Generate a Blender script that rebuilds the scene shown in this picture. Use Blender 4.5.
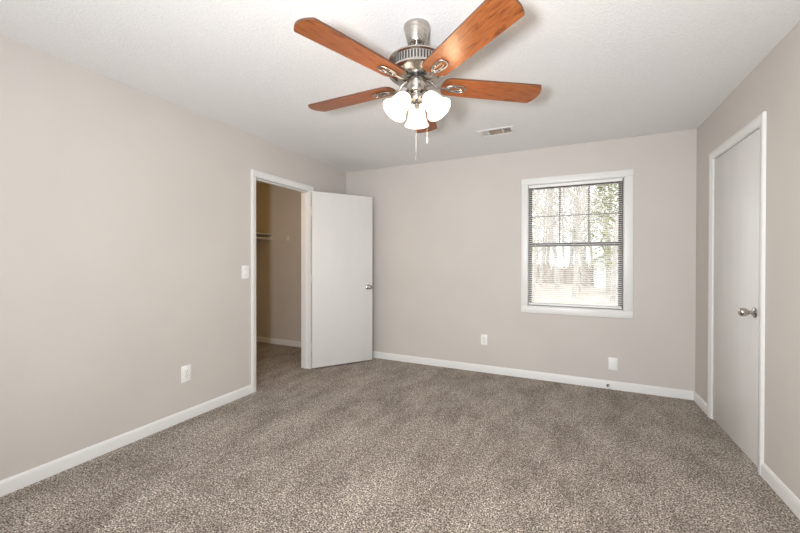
import bpy, bmesh, math, random
from mathutils import Vector, Matrix
PI = math.pi
for o in list(bpy.data.objects):
    bpy.data.objects.remove(o)
S = bpy.context.scene
COL = S.collection
R = random.Random(7)

# room dimensions (metres): camera stands over the origin, +y towards the window wall
XL, XR, YB, YF, H = -2.729, 1.020, 4.060, -0.80, 2.44
WT = 0.12

# ------------------------------------------------------------------ camera
yaw, pitch, roll, foc, cyp, ch = 0.443179, -0.0060737, 0.0011793, 359.056, 263.591, 1.2476
Fv = Vector((-math.sin(yaw)*math.cos(pitch), math.cos(yaw)*math.cos(pitch), math.sin(pitch)))
R0 = Vector((math.cos(yaw), math.sin(yaw), 0)); U0 = R0.cross(Fv)
Rv = R0*math.cos(roll) + U0*math.sin(roll); Uv = U0*math.cos(roll) - R0*math.sin(roll)
cd = bpy.data.cameras.new('camera'); cam = bpy.data.objects.new('camera', cd); COL.objects.link(cam)
m = Matrix.Identity(4)
for i in range(3):
    m[i][0], m[i][1], m[i][2] = Rv[i], Uv[i], -Fv[i]
m[0][3], m[1][3], m[2][3] = 0, 0, ch
cam.matrix_world = m
cd.sensor_width = 36; cd.lens = foc*36/800; cd.shift_y = (cyp-266.5)/800
cd.clip_start = 0.02; cd.clip_end = 300
S.camera = cam

# ------------------------------------------------------------------ sky, lamps, exposure
W = bpy.data.worlds.new('sky'); S.world = W; W.use_nodes = True
bg = W.node_tree.nodes['Background']
bg.inputs[0].default_value = (0.93, 0.96, 1.0, 1); bg.inputs[1].default_value = 4.0
S.view_settings.view_transform = 'Standard'; S.view_settings.look = 'None'
S.view_settings.gamma = 1; S.view_settings.use_curve_mapping = False
S.view_settings.exposure = 0.0

def light(name, kind, loc, energy, col, **kw):
    d = bpy.data.lights.new(name, kind); d.energy = energy; d.color = col
    o = bpy.data.objects.new(name, d); COL.objects.link(o); o.location = loc
    rot = kw.pop('rot', None)
    for k, v in kw.items(): setattr(d, k, v)
    if rot: o.rotation_euler = rot
    return o
light('flash_lamp', 'AREA', (-0.20, -0.32, 1.22), 49, (0.975, 1.0, 1.05), shape='DISK', size=0.2, rot=(PI/2+0.22, 0, 0.18), spread=math.radians(140))
light('added_ceiling_fill', 'SPOT', (-0.20, -0.36, 1.30), 118, (1.0, 1.0, 1.0), shadow_soft_size=0.08, spot_size=math.radians(110), spot_blend=0.8, rot=(PI, 0, 0))  # added upward spot, fills the ceiling and softens the room light
light('assumed_closet_light', 'POINT', (-3.50, 2.20, 1.92), 8.6, (1.0, 0.55, 0.11), shadow_soft_size=0.06)  # assumed warm light without a fixture, added to brighten and tint the closet
light('assumed_daylight_fill', 'AREA', (-1.0, YF+0.02, 1.35), 35, (0.93, 0.97, 1.03), shape='RECTANGLE', size=2.8, size_y=1.9, rot=(PI/2, 0, 0))  # assumed daylight: area fill added on the windowless wall behind the camera

# ------------------------------------------------------------------ materials
def mat(name, col, rough=0.6, metal=0.0, **kw):
    M = bpy.data.materials.new(name); M.use_nodes = True
    b = M.node_tree.nodes['Principled BSDF']
    b.inputs['Base Color'].default_value = (*col, 1); b.inputs['Roughness'].default_value = rough
    b.inputs['Metallic'].default_value = metal
    for k, v in kw.items(): b.inputs[k].default_value = v
    return M
def nodes(M): return M.node_tree.nodes, M.node_tree.links, M.node_tree.nodes['Principled BSDF']
def coords(M, scale=(1, 1, 1)):
    N, L, b = nodes(M)
    tc = N.new('ShaderNodeTexCoord'); mp = N.new('ShaderNodeMapping'); mp.inputs['Scale'].default_value = scale
    L.new(tc.outputs['Object'], mp.inputs['Vector']); return mp.outputs['Vector']
def noise(M, vec, scale, detail=2, rough=0.5, dist=0.0):
    N, L, b = nodes(M)
    n = N.new('ShaderNodeTexNoise'); n.inputs['Scale'].default_value = scale
    n.inputs['Detail'].default_value = detail; n.inputs['Roughness'].default_value = rough; n.inputs['Distortion'].default_value = dist
    L.new(vec, n.inputs['Vector']); return n.outputs['Fac']
def ramp(M, fac, stops):
    N, L, b = nodes(M)
    r = N.new('ShaderNodeValToRGB'); e = r.color_ramp.elements
    while len(e) < len(stops): e.new(0.5)
    for i, (p, c) in enumerate(stops):
        e[i].position = p; e[i].color = (*c, 1)
    L.new(fac, r.inputs['Fac']); return r.outputs['Color']
def bump(M, h, strength, dist):
    N, L, b = nodes(M)
    n = N.new('ShaderNodeBump'); n.inputs['Strength'].default_value = strength; n.inputs['Distance'].default_value = dist
    L.new(h, n.inputs['Height']); L.new(n.outputs['Normal'], b.inputs['Normal'])
def mix(M, f, a, c, typ='MIX'):
    N, L, b = nodes(M)
    n = N.new('ShaderNodeMixRGB'); n.blend_type = typ
    for s, v in ((0, f), (1, a), (2, c)):
        if hasattr(v, 'links'): L.new(v, n.inputs[s])
        elif isinstance(v, (int, float)): n.inputs[s].default_value = v
        else: n.inputs[s].default_value = (*v, 1)
    return n.outputs[0]
def setcol(M, c): N, L, b = nodes(M); L.new(c, b.inputs['Base Color'])

def wallpaint(name, col):
    M = mat(name, col, 0.75)
    v = coords(M)
    setcol(M, ramp(M, noise(M, v, 1.7, 3), [(0.3, tuple(c*0.97 for c in col)), (0.7, tuple(min(1, c*1.02) for c in col))]))
    bump(M, noise(M, v, 160, 2), 0.12, 0.002); return M
M_wall = wallpaint('greige_paint', (0.590, 0.556, 0.517))
M_closet = wallpaint('closet_paint', (0.60, 0.556, 0.505))
M_ceil = mat('ceiling_texture', (0.80, 0.79, 0.775), 0.9)
v = coords(M_ceil)
n1 = noise(M_ceil, v, 75, 4, 0.6, 0.4)
setcol(M_ceil, ramp(M_ceil, n1, [(0.3, (0.79, 0.785, 0.775)), (0.6, (0.835, 0.83, 0.82))]))
bump(M_ceil, n1, 0.5, 0.006)
M_trim = mat('white_trim_paint', (0.765, 0.765, 0.75), 0.38)
v = coords(M_trim); bump(M_trim, noise(M_trim, v, 90, 2), 0.05, 0.001)
M_door = mat('door_paint', (0.71, 0.705, 0.68), 0.42)
v = coords(M_door, (1, 1, 0.25)); setcol(M_door, ramp(M_door, noise(M_door, v, 6, 4), [(0.3, (0.70, 0.692, 0.668)), (0.7, (0.73, 0.722, 0.70))]))
bump(M_door, noise(M_door, v, 60, 3), 0.06, 0.001)
M_plate = mat('white_plastic', (0.84, 0.84, 0.82), 0.35)
v = coords(M_plate); bump(M_plate, noise(M_plate, v, 300, 1), 0.02, 0.0005)
M_dark = mat('dark_slot', (0.03, 0.028, 0.025), 0.6)
v = coords(M_dark); setcol(M_dark, ramp(M_dark, noise(M_dark, v, 40, 2), [(0.3, (0.022, 0.02, 0.018)), (0.7, (0.045, 0.04, 0.036))]))
M_bronze = mat('dark_bronze_aluminium', (0.10, 0.085, 0.075), 0.5, 0.3)
v = coords(M_bronze); setcol(M_bronze, ramp(M_bronze, noise(M_bronze, v, 30, 2), [(0.3, (0.085, 0.072, 0.062)), (0.7, (0.12, 0.10, 0.09))]))
M_nickel = mat('brushed_nickel', (0.5, 0.47, 0.43), 0.22, 1.0)
v = coords(M_nickel, (1, 1, 30)); nn = noise(M_nickel, v, 25, 3)
setcol(M_nickel, ramp(M_nickel, nn, [(0.3, (0.40, 0.37, 0.335)), (0.7, (0.60, 0.57, 0.53))]))
M_black = mat('black_rubber', (0.02, 0.02, 0.02), 0.35)
v = coords(M_black); bump(M_black, noise(M_black, v, 100, 1), 0.05, 0.001)
M_blind = mat('white_blind_vinyl', (0.86, 0.86, 0.84), 0.45)
v = coords(M_blind); bump(M_blind, noise(M_blind, v, 120, 1), 0.03, 0.0005)
M_cord = mat('white_cord', (0.75, 0.74, 0.70), 0.7)
v = coords(M_cord); bump(M_cord, noise(M_cord, v, 800, 1), 0.2, 0.0005)
M_vent = mat('vent_enamel', (0.80, 0.79, 0.77), 0.45)
v = coords(M_vent); bump(M_vent, noise(M_vent, v, 90, 1), 0.03, 0.0005)
M_ventin = mat('vent_duct', (0.3, 0.22, 0.15), 0.7)
v = coords(M_ventin); setcol(M_ventin, ramp(M_ventin, noise(M_ventin, v, 20, 2), [(0.3, (0.30, 0.215, 0.14)), (0.7, (0.42, 0.31, 0.21))]))

# cherry blade wood: grain runs along the blade's own x axis
M_wood = mat('cherry_wood', (0.4, 0.15, 0.05), 0.36, **{'Specular IOR Level': 0.35})
v = coords(M_wood, (2.6, 13, 13))
g1 = noise(M_wood, v, 3.0, 6, 0.62, 1.2)
v2 = coords(M_wood, (3, 70, 70)); g2 = noise(M_wood, v2, 4.0, 3, 0.6, 0.3)
c1 = ramp(M_wood, g1, [(0.30, (0.13, 0.036, 0.010)), (0.48, (0.285, 0.085, 0.024)), (0.72, (0.39, 0.135, 0.042))])
c2 = ramp(M_wood, g2, [(0.35, (0.75, 0.70, 0.66)), (0.62, (1, 1, 1))])
setcol(M_wood, mix(M_wood, 0.8, c1, c2, 'MULTIPLY'))
M_edge = mat('blade_edge_band', (0.09, 0.035, 0.018), 0.4)
v = coords(M_edge, (2, 30, 30)); setcol(M_edge, ramp(M_edge, noise(M_edge, v, 4, 3), [(0.3, (0.07, 0.025, 0.012)), (0.7, (0.12, 0.05, 0.025))]))

# carpet: speckled cut pile with vacuum lay marks
M_carpet = mat('speckled_carpet', (0.3, 0.26, 0.22), 0.95)
v = coords(M_carpet)
N, L, b = nodes(M_carpet)
f1 = noise(M_carpet, v, 128, 2, 0.6)
f2 = noise(M_carpet, v, 44, 2, 0.6)
sp = ramp(M_carpet, f1, [(0.36, (0.042, 0.033, 0.025)), (0.46, (0.203, 0.169, 0.135)), (0.54, (0.385, 0.334, 0.280)), (0.63, (0.76, 0.70, 0.625))])
vl = coords(M_carpet, (1.0, 0.45, 1))
lay = noise(M_carpet, vl, 4.4, 7, 0.76, 0.1)
layc = ramp(M_carpet, lay, [(0.39, (0.72, 0.695, 0.665)), (0.5, (0.97, 0.96, 0.95)), (0.60, (1.18, 1.18, 1.18))])
clump = ramp(M_carpet, f2, [(0.36, (0.70, 0.69, 0.68)), (0.5, (1.0, 1.0, 1.0)), (0.64, (1.28, 1.28, 1.28))])
setcol(M_carpet, mix(M_carpet, 1.0, mix(M_carpet, 1.0, sp, clump, 'MULTIPLY'), layc, 'MULTIPLY'))
bump(M_carpet, f1, 0.9, 0.012)
b.inputs['Specular IOR Level'].default_value = 0.1
b.inputs['Sheen Weight'].default_value = 0.15

# lit frosted glass of the lamp shades
M_shade = mat('lit_frosted_glass', (0.92, 0.87, 0.78), 0.4)
N, L, b = nodes(M_shade)
v = coords(M_shade); sc = ramp(M_shade, noise(M_shade, v, 30, 3), [(0.3, (1.0, 0.80, 0.52)), (0.7, (1.0, 0.86, 0.62))])
L.new(sc, b.inputs['Emission Color']); b.inputs['Emission Strength'].default_value = 0.8
b.inputs['Transmission Weight'].default_value = 0.0
M_bulb = mat('lit_bulb', (1, 1, 1), 0.4)
N, L, b = nodes(M_bulb); v = coords(M_bulb)
sc = ramp(M_bulb, noise(M_bulb, v, 20, 1), [(0.3, (1.0, 0.82, 0.56)), (0.7, (1.0, 0.86, 0.62))])
L.new(sc, b.inputs['Emission Color']); b.inputs['Emission Strength'].default_value = 14

M_glass = bpy.data.materials.new('window_glass'); M_glass.use_nodes = True
N, L = M_glass.node_tree.nodes, M_glass.node_tree.links
N.remove(N['Principled BSDF'])
tr = N.new('ShaderNodeBsdfTransparent'); gl = N.new('ShaderNodeBsdfGlossy'); gl.inputs['Roughness'].default_value = 0.02
tr.inputs[0].default_value = (0.95, 0.97, 0.96, 1)
fr = N.new('ShaderNodeFresnel'); fr.inputs[0].default_value = 1.3; mx = N.new('ShaderNodeMixShader')
L.new(fr.outputs[0], mx.inputs[0]); L.new(tr.outputs[0], mx.inputs[1]); L.new(gl.outputs[0], mx.inputs[2])
L.new(mx.outputs[0], N['Material Output'].inputs[0])

def leafy(name, a, c, sc):
    M = mat(name, a, 0.8); v = coords(M)
    setcol(M, ramp(M, noise(M, v, sc, 4), [(0.35, a), (0.65, c)])); return M
M_ground = leafy('leaf_litter', (0.40, 0.31, 0.25), (0.56, 0.48, 0.42), 1.4)
M_bark = leafy('bark', (0.34, 0.30, 0.27), (0.50, 0.45, 0.41), 6)
M_pine = leafy('pine_needles', (0.34, 0.36, 0.13), (0.50, 0.50, 0.24), 3)
M_brush = leafy('dry_brush', (0.40, 0.31, 0.25), (0.54, 0.45, 0.38), 4)
M_shed = leafy('shed_siding', (0.62, 0.63, 0.64), (0.70, 0.71, 0.72), 1)
M_roof = leafy('shed_shingles', (0.22, 0.20, 0.19), (0.30, 0.28, 0.26), 5)

# ------------------------------------------------------------------ mesh helpers
def obj(name, bm, M, parent=None, smooth=True, mats=None):
    me = bpy.data.meshes.new(name)
    bmesh.ops.recalc_face_normals(bm, faces=bm.faces[:])
    bm.to_mesh(me); bm.free()
    for mm in (mats or [M]): me.materials.append(mm)
    if smooth:
        for p in me.polygons: p.use_smooth = True
        me.set_sharp_from_angle(angle=math.radians(35))
    o = bpy.data.objects.new(name, me); COL.objects.link(o)
    if parent: o.parent = parent
    return o
def box(bm, a, b, bev=0.0, seg=2):
    x0, y0, z0 = (min(a[i], b[i]) for i in range(3)); x1, y1, z1 = (max(a[i], b[i]) for i in range(3))
    vs = [bm.verts.new(p) for p in ((x0,y0,z0),(x1,y0,z0),(x1,y1,z0),(x0,y1,z0),(x0,y0,z1),(x1,y0,z1),(x1,y1,z1),(x0,y1,z1))]
    fs = [bm.faces.new([vs[i] for i in q]) for q in ((3,2,1,0),(4,5,6,7),(0,1,5,4),(1,2,6,5),(2,3,7,6),(3,0,4,7))]
    if bev:
        es = list({e for f in fs for e in f.edges})
        bmesh.ops.bevel(bm, geom=es, offset=bev, segments=seg, affect='EDGES', profile=0.5)
def prism(bm, pts, axis, a, b):
    """closed 2D outline pts extruded along axis from a to b; (u, v) are the two other axes in order"""
    def P(u, v, w):
        return {0: (w, u, v), 1: (u, w, v), 2: (u, v, w)}[axis]
    A = [bm.verts.new(P(u, v, a)) for u, v in pts]; B = [bm.verts.new(P(u, v, b)) for u, v in pts]
    bm.faces.new(A[::-1]); bm.faces.new(B)
    n = len(pts)
    for i in range(n): bm.faces.new((A[i], A[(i+1)%n], B[(i+1)%n], B[i]))
def lathe(bm, prof, n=32, mtx=None, close=False):
    """prof: list of (r, z)"""
    rings = []
    for r, z in prof:
        if r < 1e-6: rings.append([bm.verts.new((0, 0, z))])
        else: rings.append([bm.verts.new((r*math.cos(2*PI*k/n), r*math.sin(2*PI*k/n), z)) for k in range(n)])
    pairs = list(zip(rings, rings[1:]))
    if close: pairs.append((rings[-1], rings[0]))
    for A, B in pairs:
        for k in range(n):
            q = (A[k % len(A)], A[(k+1) % len(A)], B[(k+1) % len(B)], B[k % len(B)])
            u = []
            for x in q:
                if x not in u: u.append(x)
            if len(u) > 2:
                try: bm.faces.new(u)
                except ValueError: pass
    if mtx is not None:
        bmesh.ops.transform(bm, matrix=mtx, verts=[x for r in rings for x in r])
def tube(bm, path, r, n=8, closed=False, flat=1.0):
    path = [Vector(p) for p in path]; rs = r if isinstance(r, (list, tuple)) else [r]*len(path)
    m_ = len(path); rings = []; up = Vector((0, 0, 1))
    for i, p in enumerate(path):
        if closed: t = path[(i+1) % m_] - path[i-1]
        else: t = path[min(i+1, m_-1)] - path[max(i-1, 0)]
        t.normalize()
        ref = up if abs(t.z) < 0.95 else Vector((1, 0, 0))
        a = t.cross(ref).normalized(); c = a.cross(t).normalized()
        rings.append([bm.verts.new(p + a*rs[i]*math.cos(2*PI*k/n) + c*rs[i]*flat*math.sin(2*PI*k/n)) for k in range(n)])
    for i in range(m_ if closed else m_-1):
        A, B = rings[i], rings[(i+1) % m_]
        for k in range(n): bm.faces.new((A[k], A[(k+1)%n], B[(k+1)%n], B[k]))
    if not closed:
        bm.faces.new(rings[0][::-1]); bm.faces.new(rings[-1])
def info(o, label, cat, group=None, kind=None):
    o['label'] = label; o['category'] = cat
    if group: o['group'] = group
    if kind: o['kind'] = kind
    return o
def empty(name, loc, rz=0):
    o = bpy.data.objects.new(name, None); COL.objects.link(o); o.location = loc; o.rotation_euler = (0, 0, rz)
    o.empty_display_size = 0.1; return o
def struct(name, bm, M, label, cat, parent=None, **kw):
    o = obj(name, bm, M, parent, **kw)
    if parent is None: info(o, label, cat, None, 'structure')
    return o

# ------------------------------------------------------------------ room shell
CX = -4.62                                  # far side of the closet
CY0 = 1.60                                  # near side of the closet
D1a, D1b, DH = 2.525, 3.305, 2.055          # closet doorway clear opening (along y) and head height
D2a, D2b = 2.848, 3.622                     # right-hand doorway
JT = 0.018
bm = bmesh.new(); box(bm, (CX-0.1, YF-WT, -0.06), (XR+WT, YB+WT, 0)); struct('floor', bm, M_carpet, 'speckled beige brown cut pile carpet over the whole floor', 'floor', smooth=False)
VX0, VX1, VY0, VY1 = -0.755, -0.485, 3.300, 3.438      # air vent opening
bm = bmesh.new()
box(bm, (CX-0.1, YF-WT, H), (VX0, YB+WT, H+0.10)); box(bm, (VX1, YF-WT, H), (XR+WT, YB+WT, H+0.10))
box(bm, (VX0, YF-WT, H), (VX1, VY0, H+0.10)); box(bm, (VX0, VY1, H), (VX1, YB+WT, H+0.10))
struct('ceiling', bm, M_ceil, 'white textured ceiling', 'ceiling', smooth=False)
bm = bmesh.new()
box(bm, (XL-WT, YF, 0), (XL, D1a-JT, H)); box(bm, (XL-WT, D1b+JT, 0), (XL, YB, H)); box(bm, (XL-WT, D1a-JT, DH+JT), (XL, D1b+JT, H))
struct('wall_left', bm, M_wall, 'greige painted wall on the left with the closet doorway', 'wall', smooth=False)
bm = bmesh.new()
box(bm, (XR, YF, 0), (XR+WT, D2a-JT, H)); box(bm, (XR, D2b+JT, 0), (XR+WT, YB, H)); box(bm, (XR, D2a-JT, DH+JT), (XR+WT, D2b+JT, H))
struct('wall_right', bm, M_wall, 'greige painted wall on the right with the closed door', 'wall', smooth=False)
WX0, WX1, WZ0, WZ1 = -0.414, 0.468, 0.772, 2.066      # window opening
bm = bmesh.new(); y0, y1 = YB, YB+0.14
box(bm, (XL-WT, y0, 0), (WX0, y1, H)); box(bm, (WX1, y0, 0), (XR+WT, y1, H)); box(bm, (WX0, y0, 0), (WX1, y1, WZ0)); box(bm, (WX0, y0, WZ1), (WX1, y1, H))
struct('wall_back', bm, M_wall, 'greige painted wall with the window', 'wall', smooth=False)
bm = bmesh.new(); box(bm, (XL-WT, YF-WT, 0), (XR+WT, YF, H)); struct('wall_front', bm, M_wall, 'greige wall behind the camera', 'wall', smooth=False)
bm = bmesh.new(); box(bm, (CX, YB+0.03, 0), (XL-WT, YB+0.14, H)); struct('wall_closet_back', bm, M_closet, 'closet wall seen through the open doorway', 'wall', smooth=False)
bm = bmesh.new(); box(bm, (CX-0.1, CY0-0.1, 0), (CX, YB+0.14, H)); struct('wall_closet_left', bm, M_closet, 'far side wall of the closet', 'wall', smooth=False)
bm = bmesh.new(); box(bm, (CX, CY0-0.1, 0), (XL-WT, CY0, H)); struct('wall_closet_front', bm, M_closet, 'near side wall of the closet', 'wall', smooth=False)

# baseboards: outline (offset from wall, height)
BB = [(0, 0), (0.013, 0), (0.013, 0.062), (0.010, 0.072), (0.005, 0.080), (0, 0.081)]
def bb_x(name, wx, sgn, spans, label):          # runs along y on a wall x = wx
    bm = bmesh.new()
    for a, c in spans:
        A = [bm.verts.new((wx+sgn*u, a, z)) for u, z in BB]; B = [bm.verts.new((wx+sgn*u, c, z)) for u, z in BB]
        bm.faces.new(A); bm.faces.new(B[::-1])
        for i in range(len(BB)): bm.faces.new((A[i], A[(i+1)%6], B[(i+1)%6], B[i]))
    struct(name, bm, M_trim, label, 'baseboard')
def bb_y(name, wy, sgn, a, c, label, M=None):
    bm = bmesh.new()
    A = [bm.verts.new((a, wy+sgn*u, z)) for u, z in BB]; B = [bm.verts.new((c, wy+sgn*u, z)) for u, z in BB]
    bm.faces.new(A); bm.faces.new(B[::-1])
    for i in range(len(BB)): bm.faces.new((A[i], A[(i+1)%6], B[(i+1)%6], B[i]))
    struct(name, bm, M or M_trim, label, 'baseboard')
CW = 0.057
bb_x('baseboard_left', XL, 1, [(YF, D1a-CW-0.006), (D1b+CW+0.006, YB)], 'white baseboard along the left wall')
bb_x('baseboard_right', XR, -1, [(YF, D2a-CW-0.006), (D2b+CW+0.006, YB)], 'white baseboard along the right wall')
bb_y('baseboard_back', YB, -1, XL+0.013, XR-0.013, 'white baseboard under the window')
bb_y('baseboard_closet', YB+0.03, -1, CX, XL-WT, 'white baseboard inside the closet')

# door frames: casing boards, jambs, stops
def frame_x(name, wx, sgn, a, c, depth, stop_off, label, far_side=True):
    """doorway in a wall x = wx whose room side is +sgn"""
    root = empty(name, (wx, (a+c)/2, 0)); info(root, label, 'door frame', None, 'structure')
    T = 0.016
    def part(nm, boxes, bev=0.0):
        bm = bmesh.new()
        for p, q in boxes: box(bm, (p[0]-wx, p[1]-(a+c)/2, p[2]), (q[0]-wx, q[1]-(a+c)/2, q[2]), bev)
        return obj(nm, bm, M_trim, root)
    x1 = wx+sgn*T
    prof = [(0.005, 0), (0.005, 0.006), (0.009, 0.0085), (0.020, 0.0095), (0.034, 0.0135), (0.042, 0.0160), (0.060, 0.0160), (0.0625, 0.0145), (0.0625, 0)]
    cy = (a+c)/2
    path = [lambda t: (a-t-cy, 0), lambda t: (a-t-cy, DH+t), lambda t: (c+t-cy, DH+t), lambda t: (c+t-cy, 0)]
    for i in range(3):                            # mitred boards: side, head, side
        bm = bmesh.new()
        A = [bm.verts.new((sgn*d, *path[i](t))) for t, d in prof]; B = [bm.verts.new((sgn*d, *path[i+1](t))) for t, d in prof]
        n_ = len(prof); bm.faces.new(A); bm.faces.new(B[::-1])
        for k in range(n_): bm.faces.new((A[k], A[(k+1)%n_], B[(k+1)%n_], B[k]))
        obj('head_casing' if i == 1 else 'side_casing', bm, M_trim, root)
    xb = wx-sgn*depth
    part('jamb', [((wx, a-JT, 0), (xb, a, DH)), ((wx-sgn*stop_off, a, 0), (wx-sgn*(stop_off+0.035), a+0.011, DH))])
    part('jamb', [((wx, c, 0), (xb, c+JT, DH)), ((wx-sgn*stop_off, c-0.011, 0), (wx-sgn*(stop_off+0.035), c, DH))])
    part('head_jamb', [((wx, a-JT, DH), (xb, c+JT, DH+JT)), ((wx-sgn*stop_off, a, DH-0.011), (wx-sgn*(stop_off+0.035), c, DH))])
    return root
f1_ = frame_x('trim_1', XL, 1, D1a, D1b, WT, 0.042, 'white door frame around the open closet doorway')
bm = bmesh.new(); box(bm, (-0.030, D1a-(D1a+D1b)/2-0.0005, 0.945), (-0.004, D1a-(D1a+D1b)/2+0.0022, 1.005)); obj('strike_plate', bm, M_nickel, f1_)
frame_x('trim_2', XR, -1, D2a, D2b, WT, 0.042, 'white door frame around the closed right door')

# doors --------------------------------------------------------------
def knob(parent, x, y, z, sgn, name='door_knob'):
    """axis along local x, pointing to sgn"""
    rot = Matrix.Translation((x, y, z)) @ Matrix.Rotation(sgn*PI/2, 4, 'Y')
    bm = bmesh.new(); lathe(bm, [(0, 0), (0.032, 0), (0.0325, 0.003), (0.029, 0.007), (0.020, 0.010), (0.0125, 0.013), (0.0115, 0.026), (0, 0.026)], 28, rot)
    k = obj('rose', bm, M_nickel)
    bm = bmesh.new(); lathe(bm, [(0, 0.024), (0.0115, 0.024), (0.0125, 0.030), (0.020, 0.036), (0.0245, 0.044), (0.0262, 0.053), (0.0258, 0.063), (0.0225, 0.071), (0.016, 0.0765), (0.008, 0.079), (0, 0.0795)], 28, rot)
    q = obj(name, bm, M_nickel, parent); k.parent = q
    return q
def hinge(parent, x, y, z, h=0.089, leaf=None):
    bm = bmesh.new()
    for i in range(5):
        z0 = z-h/2+i*h/5; tube(bm, [(x, y, z0+0.0008), (x, y, z0+h/5-0.0008)], 0.0062, 10)
    tube(bm, [(x, y, z-h/2-0.006), (x, y, z+h/2+0.006)], 0.0042, 8)
    if leaf: box(bm, (leaf[0], leaf[1], z-h/2), (leaf[2], leaf[3], z+h/2))
    return obj('hinge', bm, M_trim, parent)
# door 1 (closet): pivot at hinge pin, swung 140 degrees
d1 = empty('door_1', (XL+0.018, D1b+0.001, 0), math.radians(145))
info(d1, 'white flush slab closet door swung open into the room', 'door', None, 'structure')
bm = bmesh.new(); box(bm, (-0.041, -0.768, 0.018), (-0.006, -0.004, DH-0.003), 0.002); obj('slab', bm, M_door, d1)
knob(d1, -0.041, -0.768+0.062, 0.930, -1)
knob(d1, -0.006, -0.768+0.062, 0.930, 1)
bm = bmesh.new(); box(bm, (-0.035, -0.7688, 0.90), (-0.012, -0.7665, 0.96)); obj('latch_plate', bm, M_nickel, d1)
for z in (0.25, 1.05, 1.82): hinge(d1, 0, 0, z, leaf=(-0.036, -0.0045, -0.004, -0.0020))
# door 2 (right, closed)
d2 = empty('door_2', (XR, D2a, 0))
info(d2, 'white flush slab door closed in the right wall', 'door', None, 'structure')
bm = bmesh.new(); box(bm, (0.001, 0.004, 0.012), (0.036, D2b-D2a-0.004, DH-0.0075), 0.001); obj('slab', bm, M_door, d2)
knob(d2, 0.001, 0.064, 0.937, -1)
bm = bmesh.new(); box(bm, (0.0002, 0.0012, 0.905), (0.028, 0.0042, 0.965)); obj('latch_plate', bm, M_dark, d2)
for z in (0.25, 1.05, 1.82): hinge(d2, -0.004, D2b-D2a-0.001, z)

# window --------------------------------------------------------------
TW = 0.064
tr3 = empty('trim_3', ((WX0+WX1)/2, YB, WZ0)); info(tr3, 'flat white picture-frame trim around the window', 'window trim', None, 'structure')
cxw = (WX0+WX1)/2
def wpart(nm, parent, base, boxes, M, bev=0.0):
    bm = bmesh.new()
    for p, q in boxes: box(bm, [p[i]-base[i] for i in range(3)], [q[i]-base[i] for i in range(3)], bev)
    return obj(nm, bm, M, parent)
b3 = (cxw, YB, WZ0); T = 0.018
wpart('side_casing', tr3, b3, [((WX0-TW, YB-T, WZ0), (WX0, YB, WZ1))], M_trim, 0.003)
wpart('side_casing', tr3, b3, [((WX1, YB-T, WZ0), (WX1+TW+0.008, YB, WZ1))], M_trim, 0.003)
wpart('head_casing', tr3, b3, [((WX0-TW, YB-T, WZ1), (WX1+TW+0.008, YB, WZ1+TW))], M_trim, 0.003)
wpart('bottom_casing', tr3, b3, [((WX0-TW, YB-T, WZ0-TW-0.006), (WX1+TW+0.008, YB, WZ0))], M_trim, 0.003)
wpart('reveal', tr3, b3, [((WX0, YB, WZ0), (WX0+0.004, YB+0.065, WZ1)), ((WX1-0.004, YB, WZ0), (WX1, YB+0.065, WZ1)),
      ((WX0, YB, WZ1-0.004), (WX1, YB+0.065, WZ1)), ((WX0, YB, WZ0), (WX1, YB+0.065, WZ0+0.006))], M_trim)
w1 = empty('window_1', (cxw, YB+0.065, WZ0)); info(w1, 'dark bronze aluminium single hung window with a six pane grid in its upper sash', 'window', None, 'structure')
b1 = (cxw, YB+0.065, WZ0); ya, yb = YB+0.065, YB+0.125
FL, FR = -0.386, 0.436          # clear glass edges
wpart('window_frame', w1, b1, [((WX0, ya, WZ0), (FL-0.006, yb, WZ1)), ((FR+0.006, ya, WZ0), (WX1, yb, WZ1)), ((FL-0.006, ya, WZ1-0.022), (FR+0.006, yb, WZ1)), ((FL-0.006, ya, WZ0), (FR+0.006, yb, WZ0+0.018))], M_bronze)
ZM = 1.432
up = wpart('upper_sash', w1, b1, [((FL-0.006, ya+0.030, ZM-0.014), (FL+0.006, yb-0.006, WZ1-0.022)), ((FR-0.006, ya+0.030, ZM-0.014), (FR+0.006, yb-0.006, WZ1-0.022)),
      ((FL, ya+0.030, WZ1-0.040), (FR, yb-0.006, WZ1-0.022)), ((FL, ya+0.030, ZM-0.018), (FR, yb-0.006, ZM+0.020))], M_bronze)
lo = wpart('lower_sash', w1, b1, [((FL-0.006, ya+0.006, WZ0+0.018), (FL+0.008, ya+0.030, ZM+0.016)), ((FR-0.008, ya+0.006, WZ0+0.018), (FR+0.006, ya+0.030, ZM+0.016)),
      ((FL, ya+0.006, WZ0+0.018), (FR, ya+0.030, WZ0+0.038)), ((FL, ya+0.004, ZM-0.022), (FR, ya+0.030, ZM+0.018))], M_bronze)
wpart('muntin_grid', up, b1, [((-0.110, ya+0.034, ZM), (-0.097, ya+0.046, WZ1-0.03)), ((0.163, ya+0.034, ZM), (0.176, ya+0.046, WZ1-0.03)), ((FL, ya+0.0345, 1.729), (FR, ya+0.0455, 1.742))], M_bronze)
wpart('pane', up, b1, [((FL, ya+0.047, ZM), (FR, ya+0.050, WZ1-0.03))], M_glass)
wpart('pane', lo, b1, [((FL, ya+0.016, WZ0+0.03), (FR, ya+0.019, ZM))], M_glass)

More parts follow.
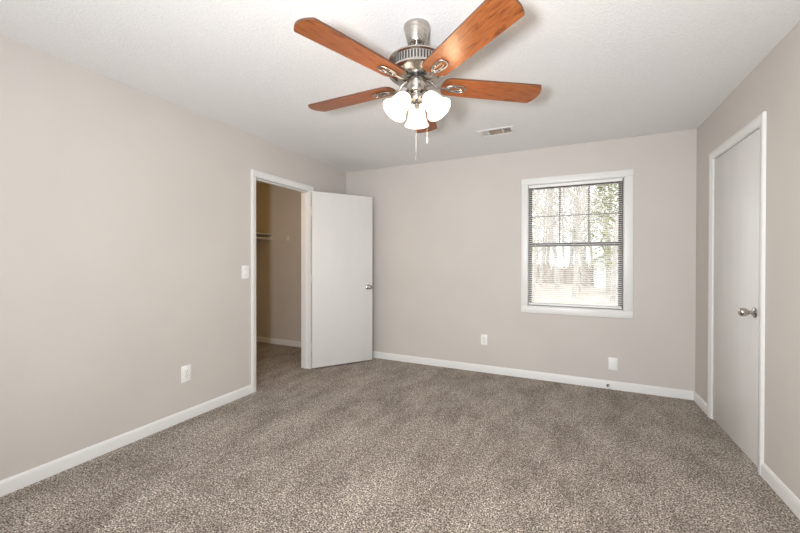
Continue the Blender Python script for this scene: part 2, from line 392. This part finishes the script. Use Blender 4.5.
# mini blind in the window recess ---------------------------------------
BX0, BX1, BY = WX0+0.008, WX1-0.014, YB+0.030
bl = empty('window_blind', (cxw, BY, WZ1-0.004)); bb = (cxw, BY, WZ1-0.004)
info(bl, 'white horizontal mini blind lowered over the dark framed window', 'blind')
wpart('head_rail', bl, bb, [((BX0, BY-0.014, WZ1-0.032), (BX1, BY+0.014, WZ1-0.0055))], M_blind, 0.0015)
ZT, ZB0, NS = WZ1-0.050, 0.812, 60
bm = bmesh.new(); tilt = math.radians(17)
for i in range(NS):
    z = ZT-(ZT-ZB0)*i/(NS-1); A = []; B = []
    prof = []
    for k in range(5):
        u = -0.0125+0.025*k/4; w = 0.0022*(1-(u/0.0125)**2)
        prof.append((u, w))
    prof += [(u, w-0.0007) for u, w in prof[::-1]]
    for u, w in prof:
        yy = u*math.cos(tilt)-w*math.sin(tilt); zz = u*math.sin(tilt)+w*math.cos(tilt)
        A.append(bm.verts.new((BX0-cxw, yy, z+zz-bb[2]))); B.append(bm.verts.new((BX1-cxw, yy, z+zz-bb[2])))
    n_ = len(A); bm.faces.new(A); bm.faces.new(B[::-1])
    for k in range(n_): bm.faces.new((A[k], A[(k+1)%n_], B[(k+1)%n_], B[k]))
obj('slats', bm, M_blind, bl)
wpart('bottom_rail', bl, bb, [((BX0, BY-0.012, 0.786), (BX1, BY+0.012, 0.804))], M_blind, 0.003)
for x in (-0.34, cxw, 0.39):
    bm = bmesh.new()
    for s in (-0.0132, 0.0132): tube(bm, [(x-cxw, s, WZ1-0.032-bb[2]), (x-cxw, s, 0.80-bb[2])], 0.0008, 5)
    obj('ladder_cord', bm, M_cord, bl)
bm = bmesh.new(); tube(bm, [(-0.352-cxw, -0.018, WZ1-0.026-bb[2]), (-0.352-cxw, -0.021, WZ1-0.05-bb[2]), (-0.352-cxw, -0.021, 1.46-bb[2])], 0.0035, 6); obj('tilt_wand', bm, M_blind, bl)

# ------------------------------------------------------------------ wall plates
def plate(name, loc, rz, kind, label, cat, w=0.072, h=0.117):
    """local -y faces the room"""
    r = empty(name, loc, rz); info(r, label, cat)
    bm = bmesh.new(); box(bm, (-w/2, -0.006, -h/2), (w/2, 0, h/2), 0.0025); obj('faceplate', bm, M_plate, r)
    if kind == 'outlet':
        for s in (-1, 1):
            zc = s*0.0195
            bm = bmesh.new(); pts = []
            for k in range(24):
                a = 2*PI*k/24; pts.append((0.0172*math.cos(a), max(-0.0135, min(0.0135, 0.0172*math.sin(a)))+zc))
            prism(bm, pts, 1, -0.0085, -0.005); q = obj('receptacle', bm, M_plate, r)
            bm = bmesh.new(); box(bm, (-0.0075, -0.0088, zc-0.001), (-0.0052, -0.0083, zc+0.008)); box(bm, (0.0052, -0.0088, zc), (0.0075, -0.0088+0.0005, zc+0.0075))
            tube(bm, [(0, -0.0088, zc-0.0065), (0, -0.0083, zc-0.0065)], 0.0028, 10); obj('slots', bm, M_dark, q)
        bm = bmesh.new(); lathe(bm, [(0, 0), (0.0035, 0), (0.003, 0.0012), (0, 0.0014)], 12, Matrix.Translation((0, -0.006, 0)) @ Matrix.Rotation(PI/2, 4, 'X')); obj('screw', bm, M_nickel, r)
    elif kind == 'switch':
        bm = bmesh.new(); box(bm, (-0.0062, -0.0075, -0.0125), (0.0062, -0.0055, 0.0125), 0.0006); q = obj('switch_slot', bm, M_plate, r)
        bm = bmesh.new(); prism(bm, [(-0.006, -0.009), (-0.020, 0.0035), (-0.019, 0.009), (-0.006, 0.006)], 0, -0.0042, 0.0042); obj('toggle', bm, M_plate, q)
        for s in (-1, 1):
            bm = bmesh.new(); lathe(bm, [(0, 0), (0.0032, 0), (0.0028, 0.001), (0, 0.0012)], 12, Matrix.Translation((0, -0.006, s*0.030)) @ Matrix.Rotation(PI/2, 4, 'X')); obj('screw', bm, M_nickel, r)
    else:
        for s in (-1, 1):
            bm = bmesh.new(); lathe(bm, [(0, 0), (0.0032, 0), (0.0028, 0.001), (0, 0.0012)], 12, Matrix.Translation((0, -0.006, s*0.021)) @ Matrix.Rotation(PI/2, 4, 'X')); obj('screw', bm, M_plate, r)
    return r
plate('wall_outlet', (-0.876, YB, 0.366), 0, 'outlet', 'white duplex outlet low on the wall left of the window', 'outlet')
plate('blank_plate', (0.379, YB, 0.249), 0, 'blank', 'plain white blank cover plate just above the baseboard under the window', 'wall plate', 0.078, 0.12)
plate('wall_outlet', (XL, 1.826, 0.364), PI/2, 'outlet', 'white duplex outlet low on the left wall', 'outlet', 0.080, 0.128)
plate('light_switch', (XL, 2.396, 1.147), PI/2, 'switch', 'white toggle light switch beside the closet door frame', 'switch', 0.080, 0.122)

# cable stub through the back baseboard
cs = empty('cable_stub', (0.338, YB-0.013, 0.034)); info(cs, 'dark cable stub poking out of the white baseboard below the blank plate', 'cable')
bm = bmesh.new(); lathe(bm, [(0, 0), (0.014, 0), (0.014, 0.003), (0.006, 0.004), (0, 0.004)], 16, Matrix.Rotation(PI/2, 4, 'X')); obj('grommet', bm, M_dark, cs)
bm = bmesh.new(); tube(bm, [(0, -0.001, 0), (0.006, -0.016, 0), (0.022, -0.024, -0.010), (0.034, -0.026, -0.026)], 0.005, 8); obj('cable', bm, M_cord, cs)

# ------------------------------------------------------------------ ceiling vent
vc = ((VX0+VX1)/2, (VY0+VY1)/2, H)
ve = empty('ceiling_vent', vc); info(ve, 'white rectangular louvered air vent in the ceiling', 'vent')
ix0, ix1, iy0, iy1 = VX0-vc[0]+0.004, VX1-vc[0]-0.004, VY0-vc[1]+0.004, VY1-vc[1]-0.004
X0, X1, Y0, Y1 = ix0-0.030, ix1+0.030, iy0-0.030, iy1+0.030
bm = bmesh.new(); zb = -0.005
for q in (((X0, Y0), (X1, iy0)), ((X0, iy1), (X1, Y1)), ((X0, iy0), (ix0, iy1)), ((ix1, iy0), (X1, iy1))):
    box(bm, (q[0][0], q[0][1], zb), (q[1][0], q[1][1], 0), 0.0015)
d1x, d2x = ix0+0.066, ix1-0.070
for x in (d1x, d2x): box(bm, (x-0.005, iy0, zb), (x+0.005, iy1, 0.004))
obj('vent_frame', bm, M_vent, ve)
bm = bmesh.new()
box(bm, (ix0-0.003, iy0-0.003, 0.095), (ix1+0.003, iy1+0.003, 0.098))
for q in (((ix0-0.003, iy0-0.003), (ix0-0.001, iy1+0.003)), ((ix1+0.001, iy0-0.003), (ix1+0.003, iy1+0.003)), ((ix0, iy0-0.003), (ix1, iy0-0.001)), ((ix0, iy1+0.001), (ix1, iy1+0.003))):
    box(bm, (q[0][0], q[0][1], 0.001), (q[1][0], q[1][1], 0.096))
obj('duct', bm, M_ventin, ve)
def louvers(x0, x1, along, s, n_):
    bm = bmesh.new()
    for i in range(n_):
        if along == 'x':
            yc = iy0+(iy1-iy0)*(i+0.5)/n_
            prism(bm, [(yc-0.007, -0.003), (yc-0.006, -0.003), (yc+0.007, -0.003+0.012*s), (yc+0.006, -0.003+0.012*s)], 0, x0, x1)
        else:
            xc = x0+(x1-x0)*(i+0.5)/n_
            prism(bm, [(xc-0.006*s, -0.003), (xc-0.005*s, -0.003), (xc+0.006*s, 0.009), (xc+0.005*s, 0.009)], 1, iy0, iy1)
    obj('louvers', bm, M_vent, ve)
louvers(ix0, d1x-0.005, 'y', 1, 5)
louvers(d1x+0.005, d2x-0.005, 'x', 0.35, 6)
louvers(d2x+0.005, ix1, 'y', -1, 5)

# ------------------------------------------------------------------ closet fittings
M_shelf = mat('shelf_paint', (0.74, 0.72, 0.67), 0.45)
v = coords(M_shelf); bump(M_shelf, noise(M_shelf, v, 60, 2), 0.05, 0.001)
sh = empty('closet_shelf', (CX, 3.0, 1.648)); info(sh, 'white closet shelf on the far side wall inside the closet', 'shelf')
bm = bmesh.new(); box(bm, (0.0, -0.95, 0), (0.51, YB+0.03-3.0, 0.018), 0.001); obj('board', bm, M_shelf, sh)
bm = bmesh.new(); box(bm, (0.0, -0.95, -0.065), (0.018, YB+0.03-3.0, 0)); obj('cleat', bm, M_shelf, sh)
cr = empty('closet_rod', (-4.115, 3.0, 1.588)); info(cr, 'pale hanging rod under the closet shelf', 'rod')
bm = bmesh.new(); tube(bm, [(0, -0.95, 0), (0, YB+0.03-3.0, 0)], 0.016, 14); obj('rod', bm, M_shelf, cr)
bm = bmesh.new(); lathe(bm, [(0, 0), (0.026, 0), (0.026, 0.010), (0.017, 0.012)], 18, Matrix.Translation((0, YB+0.03-3.0, 0)) @ Matrix.Rotation(PI/2, 4, 'X')); obj('socket', bm, M_shelf, cr)
hk = empty('wall_hook', (-3.775, YB+0.03, 1.585)); info(hk, 'small white hook on the closet wall right of the shelf', 'hook')
bm = bmesh.new(); box(bm, (-0.015, -0.006, -0.034), (0.015, 0, 0.034), 0.002); obj('back_plate', bm, M_shelf, hk)
bm = bmesh.new(); tube(bm, [(0, -0.004, 0.012), (0, -0.022, 0.004), (0, -0.032, -0.012), (0, -0.028, -0.026)], 0.004, 8); obj('hook_arm', bm, M_shelf, hk)

# ------------------------------------------------------------------ ceiling fan
FX, FY = -0.710, 1.692
fan = empty('ceiling_fan', (FX, FY, H)); info(fan, 'brushed nickel ceiling fan with five cherry wood blades and three lit bell shades', 'ceiling fan')
Z = lambda z: z-H
bm = bmesh.new(); lathe(bm, [(0, Z(2.44)), (0.067, Z(2.44)), (0.068, Z(2.432)), (0.066, Z(2.426)), (0.063, Z(2.415)), (0.050, Z(2.362)), (0.046, Z(2.352)), (0.043, Z(2.349)), (0.036, Z(2.352)), (0.034, Z(2.365)), (0, Z(2.365))], 40)
can = obj('canopy', bm, M_nickel, fan)
bm = bmesh.new(); lathe(bm, [(0, Z(2.366)), (0.035, Z(2.366)), (0.034, Z(2.358)), (0.024, Z(2.354)), (0.013, Z(2.353))], 28); obj('hanger_ball', bm, M_nickel, can)
bm = bmesh.new(); lathe(bm, [(0.0130, Z(2.362)), (0.0150, Z(2.345)), (0.0190, Z(2.318)), (0.024, Z(2.312)), (0.024, Z(2.29)), (0.028, Z(2.275)), (0, Z(2.274))], 24); obj('downrod', bm, M_nickel, fan)
bm = bmesh.new(); lathe(bm, [(0, Z(2.284)), (0.060, Z(2.282)), (0.110, Z(2.276)), (0.136, Z(2.270)), (0.1435, Z(2.264)), (0.1435, Z(2.258)), (0.138, Z(2.254)), (0.135, Z(2.252)), (0.135, Z(2.211)), (0.139, Z(2.208)), (0.1435, Z(2.205)), (0.1435, Z(2.198)),
    (0.137, Z(2.192)), (0.124, Z(2.188)), (0.116, Z(2.181)), (0.098, Z(2.176)), (0.078, Z(2.175)), (0.060, Z(2.178)), (0.04, Z(2.180)), (0, Z(2.180))], 64); mot = obj('motor_housing', bm, M_nickel, fan)
for i in range(1):
    bm = bmesh.new(); n_ = 56
    for k in range(n_):
        a = 2*PI*k/n_; ca, sa = math.cos(a), math.sin(a)
        def P(r, t, z): return (r*ca-t*sa, r*sa+t*ca, Z(z))
        vs = [bm.verts.new(P(r, t, z)) for z in (2.214, 2.250) for r, t in ((0.1335, -0.0042), (0.1362, -0.0042), (0.1362, 0.0042), (0.1335, 0.0042))]
        for q in ((3,2,1,0),(4,5,6,7),(0,1,5,4),(1,2,6,5),(2,3,7,6),(3,0,4,7)): bm.faces.new([vs[j] for j in q])
    obj('vent_slots', bm, M_dark, mot)
bm = bmesh.new(); lathe(bm, [(0, Z(2.181)), (0.044, Z(2.181)), (0.046, Z(2.179)), (0.046, Z(2.171)), (0.042, Z(2.168)), (0, Z(2.168))], 36); obj('flywheel', bm, M_black, fan)
bm = bmesh.new(); lathe(bm, [(0, Z(2.169)), (0.044, Z(2.169)), (0.0485, Z(2.165)), (0.0495, Z(2.158)), (0.0495, Z(2.116)), (0.046, Z(2.106)), (0.036, Z(2.100)), (0, Z(2.099))], 40); sw = obj('switch_housing', bm, M_nickel, fan)
bm = bmesh.new(); lathe(bm, [(0, Z(2.100)), (0.032, Z(2.100)), (0.036, Z(2.092)), (0.036, Z(2.074)), (0.030, Z(2.062)), (0.018, Z(2.050)), (0.010, Z(2.046)), (0.010, Z(2.038)), (0.013, Z(2.032)), (0.008, Z(2.024)), (0, Z(2.022))], 32); lk = obj('light_kit', bm, M_nickel, fan)

# blades (each in its own local frame, x outwards, pitched about x)
def blade_mesh():
    bm = bmesh.new(); r0, r1 = 0.130, 0.671
    def hw(x):                                   # half width along the blade
        t = (x-r0)/(r1-r0); return 0.066+0.009*min(1, t*1.15)
    pts = []
    n_ = 9                                        # rounded root
    for k in range(n_+1):
        a = PI/2+PI*k/n_
        pts.append((r0+0.040+0.040*math.cos(a), 0.066*math.copysign(abs(math.sin(a))**0.75, math.sin(a))))
    for k in range(1, 8):
        x = r0+0.04+(r1-0.045-r0-0.04)*k/8; pts.append((x, -hw(x)))
    xe = r1-0.034
    pts.append((xe, -hw(xe)))
    for k in range(9):                            # gently bowed tip
        a = -1+2*k/8; pts.append((r1-0.026*abs(a)**2.0, a*0.0735))
    pts.append((xe, hw(xe)))
    for k in range(7, 0, -1):
        x = r0+0.04+(r1-0.045-r0-0.04)*k/8; pts.append((x, hw(x)))
    t = 0.0045
    A = [bm.verts.new((x, y, -t)) for x, y in pts]; B = [bm.verts.new((x, y, t)) for x, y in pts]
    bm.faces.new(A[::-1]); bm.faces.new(B)
    for i in range(len(pts)):
        f = bm.faces.new((A[i], A[(i+1)%len(pts)], B[(i+1)%len(pts)], B[i])); f.material_index = 1
    return bm
def iron_mesh():
    bm = bmesh.new()
    tube(bm, [(0.044, 0, 0.026), (0.064, 0, 0.022), (0.082, 0, 0.010), (0.096, 0, -0.006), (0.118, 0, -0.011), (0.158, 0, -0.0095)], [0.0075, 0.0072, 0.0066, 0.0062, 0.0062, 0.0062], 8, flat=0.8)
    c, a, w = 0.204, 0.050, 0.031
    loop = [(c+a*math.copysign(abs(math.cos(t))**0.8, math.cos(t)), w*math.copysign(abs(math.sin(t))**0.8, math.sin(t))*(0.80+0.2*math.cos(t)), -0.0095) for t in [2*PI*k/28 for k in range(28)]]
    tube(bm, loop, 0.0046, 8, closed=True, flat=0.8)
    for s in (-1, 1): tube(bm, [(0.156, s*0.003, -0.0095), (0.180, s*0.010, -0.0095), (0.222, s*0.0105, -0.0095), (0.236, s*0.004, -0.0095)], 0.0030, 6, flat=0.9)
    return bm
angles = [250.9, 178.9, 106.9, 34.9, 322.9]
PITCH = math.radians(-9)
bl0 = ir0 = sc0 = None
for i, a in enumerate(angles):
    if i == 0:
        blade = obj('blade', blade_mesh(), M_wood, fan, mats=[M_wood, M_edge])
        iron = obj('blade_iron', iron_mesh(), M_nickel, blade)
        scr = []
        for x, y in ((0.168, 0.0), (0.200, 0.017), (0.200, -0.017)):
            bm = bmesh.new(); lathe(bm, [(0, -0.0135), (0.004, -0.013), (0.0052, -0.011), (0.0052, -0.004), (0, -0.004)], 10, Matrix.Translation((x, y, 0))); scr.append(obj('screw', bm, M_nickel, blade))
        bl0, ir0, sc0 = blade, iron, scr
    else:
        blade = bl0.copy(); COL.objects.link(blade); blade.parent = fan
        for ch_ in [ir0]+sc0:
            c_ = ch_.copy(); COL.objects.link(c_); c_.parent = blade
    blade.location = (0, 0, Z(2.149)); blade.rotation_euler = (PITCH, 0, math.radians(a))

# three bell shades on arms
SH_TILT = math.radians(38)
prof_o = [(0.019, 0.0), (0.027, 0.004), (0.036, 0.012), (0.0425, 0.024), (0.0465, 0.040), (0.049, 0.058), (0.052, 0.078), (0.057, 0.096), (0.063, 0.110), (0.069, 0.119)]
prof_o = [(r*0.96, z*0.96) for r, z in prof_o]
prof = prof_o + [(r-0.003, z-0.0005) for r, z in prof_o[::-1]]
for a in (112.6, 232.6, 352.6):
    az = math.radians(a); d = Vector((math.cos(az), math.sin(az), 0))
    ax = d*math.sin(SH_TILT)+Vector((0, 0, -1))*math.cos(SH_TILT)
    base = d*0.057+Vector((0, 0, Z(2.080)))
    rot = Vector((0, 0, 1)).rotation_difference(ax).to_matrix().to_4x4()
    mt = Matrix.Translation(base) @ rot
    bm = bmesh.new(); tube(bm, [d*0.030+Vector((0, 0, Z(2.086))), d*0.048+Vector((0, 0, Z(2.088))), base-ax*0.018, base+ax*0.002], 0.008, 10)
    bm2 = bmesh.new(); lathe(bm, [(0, -0.020), (0.016, -0.020), (0.021, -0.012), (0.0225, 0.006), (0.019, 0.009), (0, 0.009)], 24, mt)
    bm2.free()
    obj('light_arm', bm, M_nickel, fan)
    bm = bmesh.new(); lathe(bm, prof, 40, mt, close=True); lamp = obj('lamp_shade', bm, M_shade, fan)
    bm = bmesh.new(); lathe(bm, [(0, 0.010), (0.012, 0.012), (0.013, 0.028), (0.020, 0.044), (0.026, 0.060), (0.026, 0.070), (0.020, 0.083), (0.010, 0.089), (0, 0.090)], 20, mt); obj('bulb', bm, M_bulb, lamp)
    lp = light('bulb_lamp', 'POINT', base+ax*0.135, 4.2, (1.0, 0.74, 0.45), shadow_soft_size=0.045)
    lp.parent = fan

# pull chains
def chain(px, py, z0, z1, fobm, flen, fr):
    bm = bmesh.new(); tube(bm, [(px*0.8, py*0.8, Z(z0)), (px, py, Z(z0-0.008)), (px, py, Z(z1+flen))], 0.0005, 5); c = obj('pull_chain', bm, M_nickel if fobm is M_dark else M_cord, fan)
    bm = bmesh.new(); lathe(bm, [(0, Z(z1+flen)), (fr*0.5, Z(z1+flen)), (fr, Z(z1+flen*0.6)), (fr, Z(z1+flen*0.15)), (fr*0.6, Z(z1)), (0, Z(z1))], 12, Matrix.Translation((px, py, 0))); obj('chain_fob', bm, fobm, c)
chain(0.050, 0.018, 2.115, 1.848, M_plate, 0.030, 0.004)
chain(-0.006, 0.006, 2.024, 1.765, M_nickel, 0.045, 0.0022)

# ------------------------------------------------------------------ outside
GZ = -0.55
bm = bmesh.new(); box(bm, (-60, YB+0.6, GZ-0.1), (60, 75, GZ)); info(obj('ground', bm, M_ground, smooth=False), 'leaf covered ground outside the window', 'ground', None, 'structure')
def trunk(bm, x, y, h, r, n=7, lean=0.0):
    path = [(x+lean*k/6*h*0.1+R.uniform(-.03, .03)*k, y+R.uniform(-.03, .03)*k, GZ-0.05+h*k/6) for k in range(7)]
    tube(bm, path, [r*(1-0.13*k) for k in range(7)], n)
    return path
def bare_tree(x, y, h, r, label, group):
    t = empty('bare_tree', (x, y, GZ)); info(t, label, 'tree', group)
    bm = bmesh.new(); path = trunk(bm, 0, 0, h, r, lean=R.uniform(-1, 1))
    bmesh.ops.translate(bm, verts=bm.verts[:], vec=(0, 0, -GZ)); obj('trunk', bm, M_bark, t)
    bm = bmesh.new()
    for k in range(34):
        f = R.uniform(0.22, 0.98); i = min(5, int(f*6)); a, c = Vector(path[i]), Vector(path[i+1]); p = a.lerp(c, f*6-i); p.z -= GZ
        an = R.uniform(0, 2*PI); ln = h*(0.10+0.22*(1-f))*R.uniform(.7, 1.3); d = Vector((math.cos(an), math.sin(an), R.uniform(.4, 1.1))).normalized()
        q = p+d*ln*0.5; e = q+(d+Vector((R.uniform(-.4, .4), R.uniform(-.4, .4), .3)))*ln*0.5
        tube(bm, [p, q, e], [r*.28, r*.18, r*.06], 5)
        for j in range(7):
            s = p.lerp(e, R.uniform(.35, .95)); w = Vector((R.uniform(-1, 1), R.uniform(-1, 1), R.uniform(.1, 1)))*ln*0.35
            tube(bm, [s, s+w], [r*.09, r*.03], 4)
    obj('branches', bm, M_bark, t)
TG = 'bare trees outside the window'; TL = 'leafless winter tree in the woods outside the window'
for x, y, h, r in ((-2.5, 22, 11, .16), (-1.55, 17, 9, .10), (-0.75, 26, 13, .17), (0.15, 20, 10, .10), (0.95, 30, 14, .18), (-3.4, 30, 14, .2), (1.75, 19, 10, .11), (-0.1, 36, 15, .2), (-2.1, 38, 15, .2), (3.6, 27, 13, .16), (-4.8, 24, 12, .16), (5.0, 33, 13, .2), (-1.9, 27, 11, .09), (0.5, 24, 11, .08)):
    bare_tree(x, y, h, r, TL, TG)
protos = [o for o in bpy.data.objects if o.name.startswith('bare_tree')]
kids = {o.name: [c for c in bpy.data.objects if c.parent == o] for o in protos}
for i, (x, y) in enumerate(((-5.2, 46), (-3.9, 50), (-2.9, 45), (-1.5, 48), (-0.6, 44), (0.5, 49), (1.4, 45), (2.6, 51), (3.5, 44), (4.6, 48), (5.8, 45), (7.0, 50), (-6.6, 49), (-0.1, 53), (2.0, 56), (-2.2, 55))):
    p = protos[i % len(protos)]; t = p.copy(); COL.objects.link(t); t.location = (x, y, GZ); t.rotation_euler = (0, 0, i*1.3)
    for c in kids[p.name]:
        q = c.copy(); COL.objects.link(q); q.parent = t
def pine(x, y, h, r, label):
    t = empty('pine_tree', (x, y, GZ)); info(t, label, 'tree')
    bm = bmesh.new(); trunk(bm, 0, 0, h, r); bmesh.ops.translate(bm, verts=bm.verts[:], vec=(0, 0, -GZ)); obj('trunk', bm, M_bark, t)
    bm = bmesh.new()
    for k in range(2600):
        f = R.uniform(0.20, 1.0); rad = (1.05-f)*h*0.20*math.sqrt(R.random()); an = R.uniform(0, 2*PI)
        p = Vector((rad*math.cos(an), rad*math.sin(an), f*h-rad*0.25)); s = R.uniform(.22, .5)
        d = Vector((math.cos(an), math.sin(an), R.uniform(-.5, .4))); u = d.cross(Vector((0, 0, 1))).normalized()*s*0.25; w = Vector((R.uniform(-.3, .3), R.uniform(-.3, .3), R.uniform(-.2, .5)))*s*.5
        vs = [bm.verts.new(p-u), bm.verts.new(p+d*s*.6+w*.3-u*.2), bm.verts.new(p+d*s+w), bm.verts.new(p+d*s*.5+u+w*.2)]
        bm.faces.new(vs)
    obj('needles', bm, M_pine, t)
pine(1.9, 23, 8.0, .14, 'yellow green pine seen at the right side of the window')
pine(-3.2, 34, 12.0, .2, 'tall pine far back in the woods left of the other pine')
br = bmesh.new()
for k in range(2600):
    x, y = R.uniform(-9, 9), R.uniform(31, 43); s = R.uniform(.3, 1.9)
    p = Vector((x, y, GZ)); d = Vector((R.uniform(-.5, .5), R.uniform(-.5, .5), 1))*s; u = Vector((R.uniform(.02, .06), 0, 0))
    vs = [br.verts.new(p-u), br.verts.new(p+u), br.verts.new(p+d*.6+u*2), br.verts.new(p+d), br.verts.new(p+d*.55-u*1.6)]
    br.faces.new(vs)
info(obj('undergrowth', br, M_brush, smooth=False), 'dry brown undergrowth at the edge of the woods outside', 'undergrowth', None, 'stuff')
sd = empty('garden_shed', (3.05, 29, GZ)); info(sd, 'pale shed standing among the trees outside the window', 'shed')
bm = bmesh.new(); prism(bm, [(-1.5, 0), (1.5, 0), (1.5, 1.9), (0, 2.6), (-1.5, 1.9)], 1, -1.2, 1.2); obj('walls', bm, M_shed, sd, smooth=False)
bm = bmesh.new(); prism(bm, [(-1.7, 1.82), (0, 2.62), (1.7, 1.82), (1.7, 1.92), (0, 2.74), (-1.7, 1.92)], 1, -1.35, 1.35); obj('roof', bm, M_roof, sd, smooth=False)
bm = bmesh.new(); box(bm, (-0.45, -1.23, 0.05), (0.45, -1.19, 1.75)); obj('door', bm, M_shed, sd)
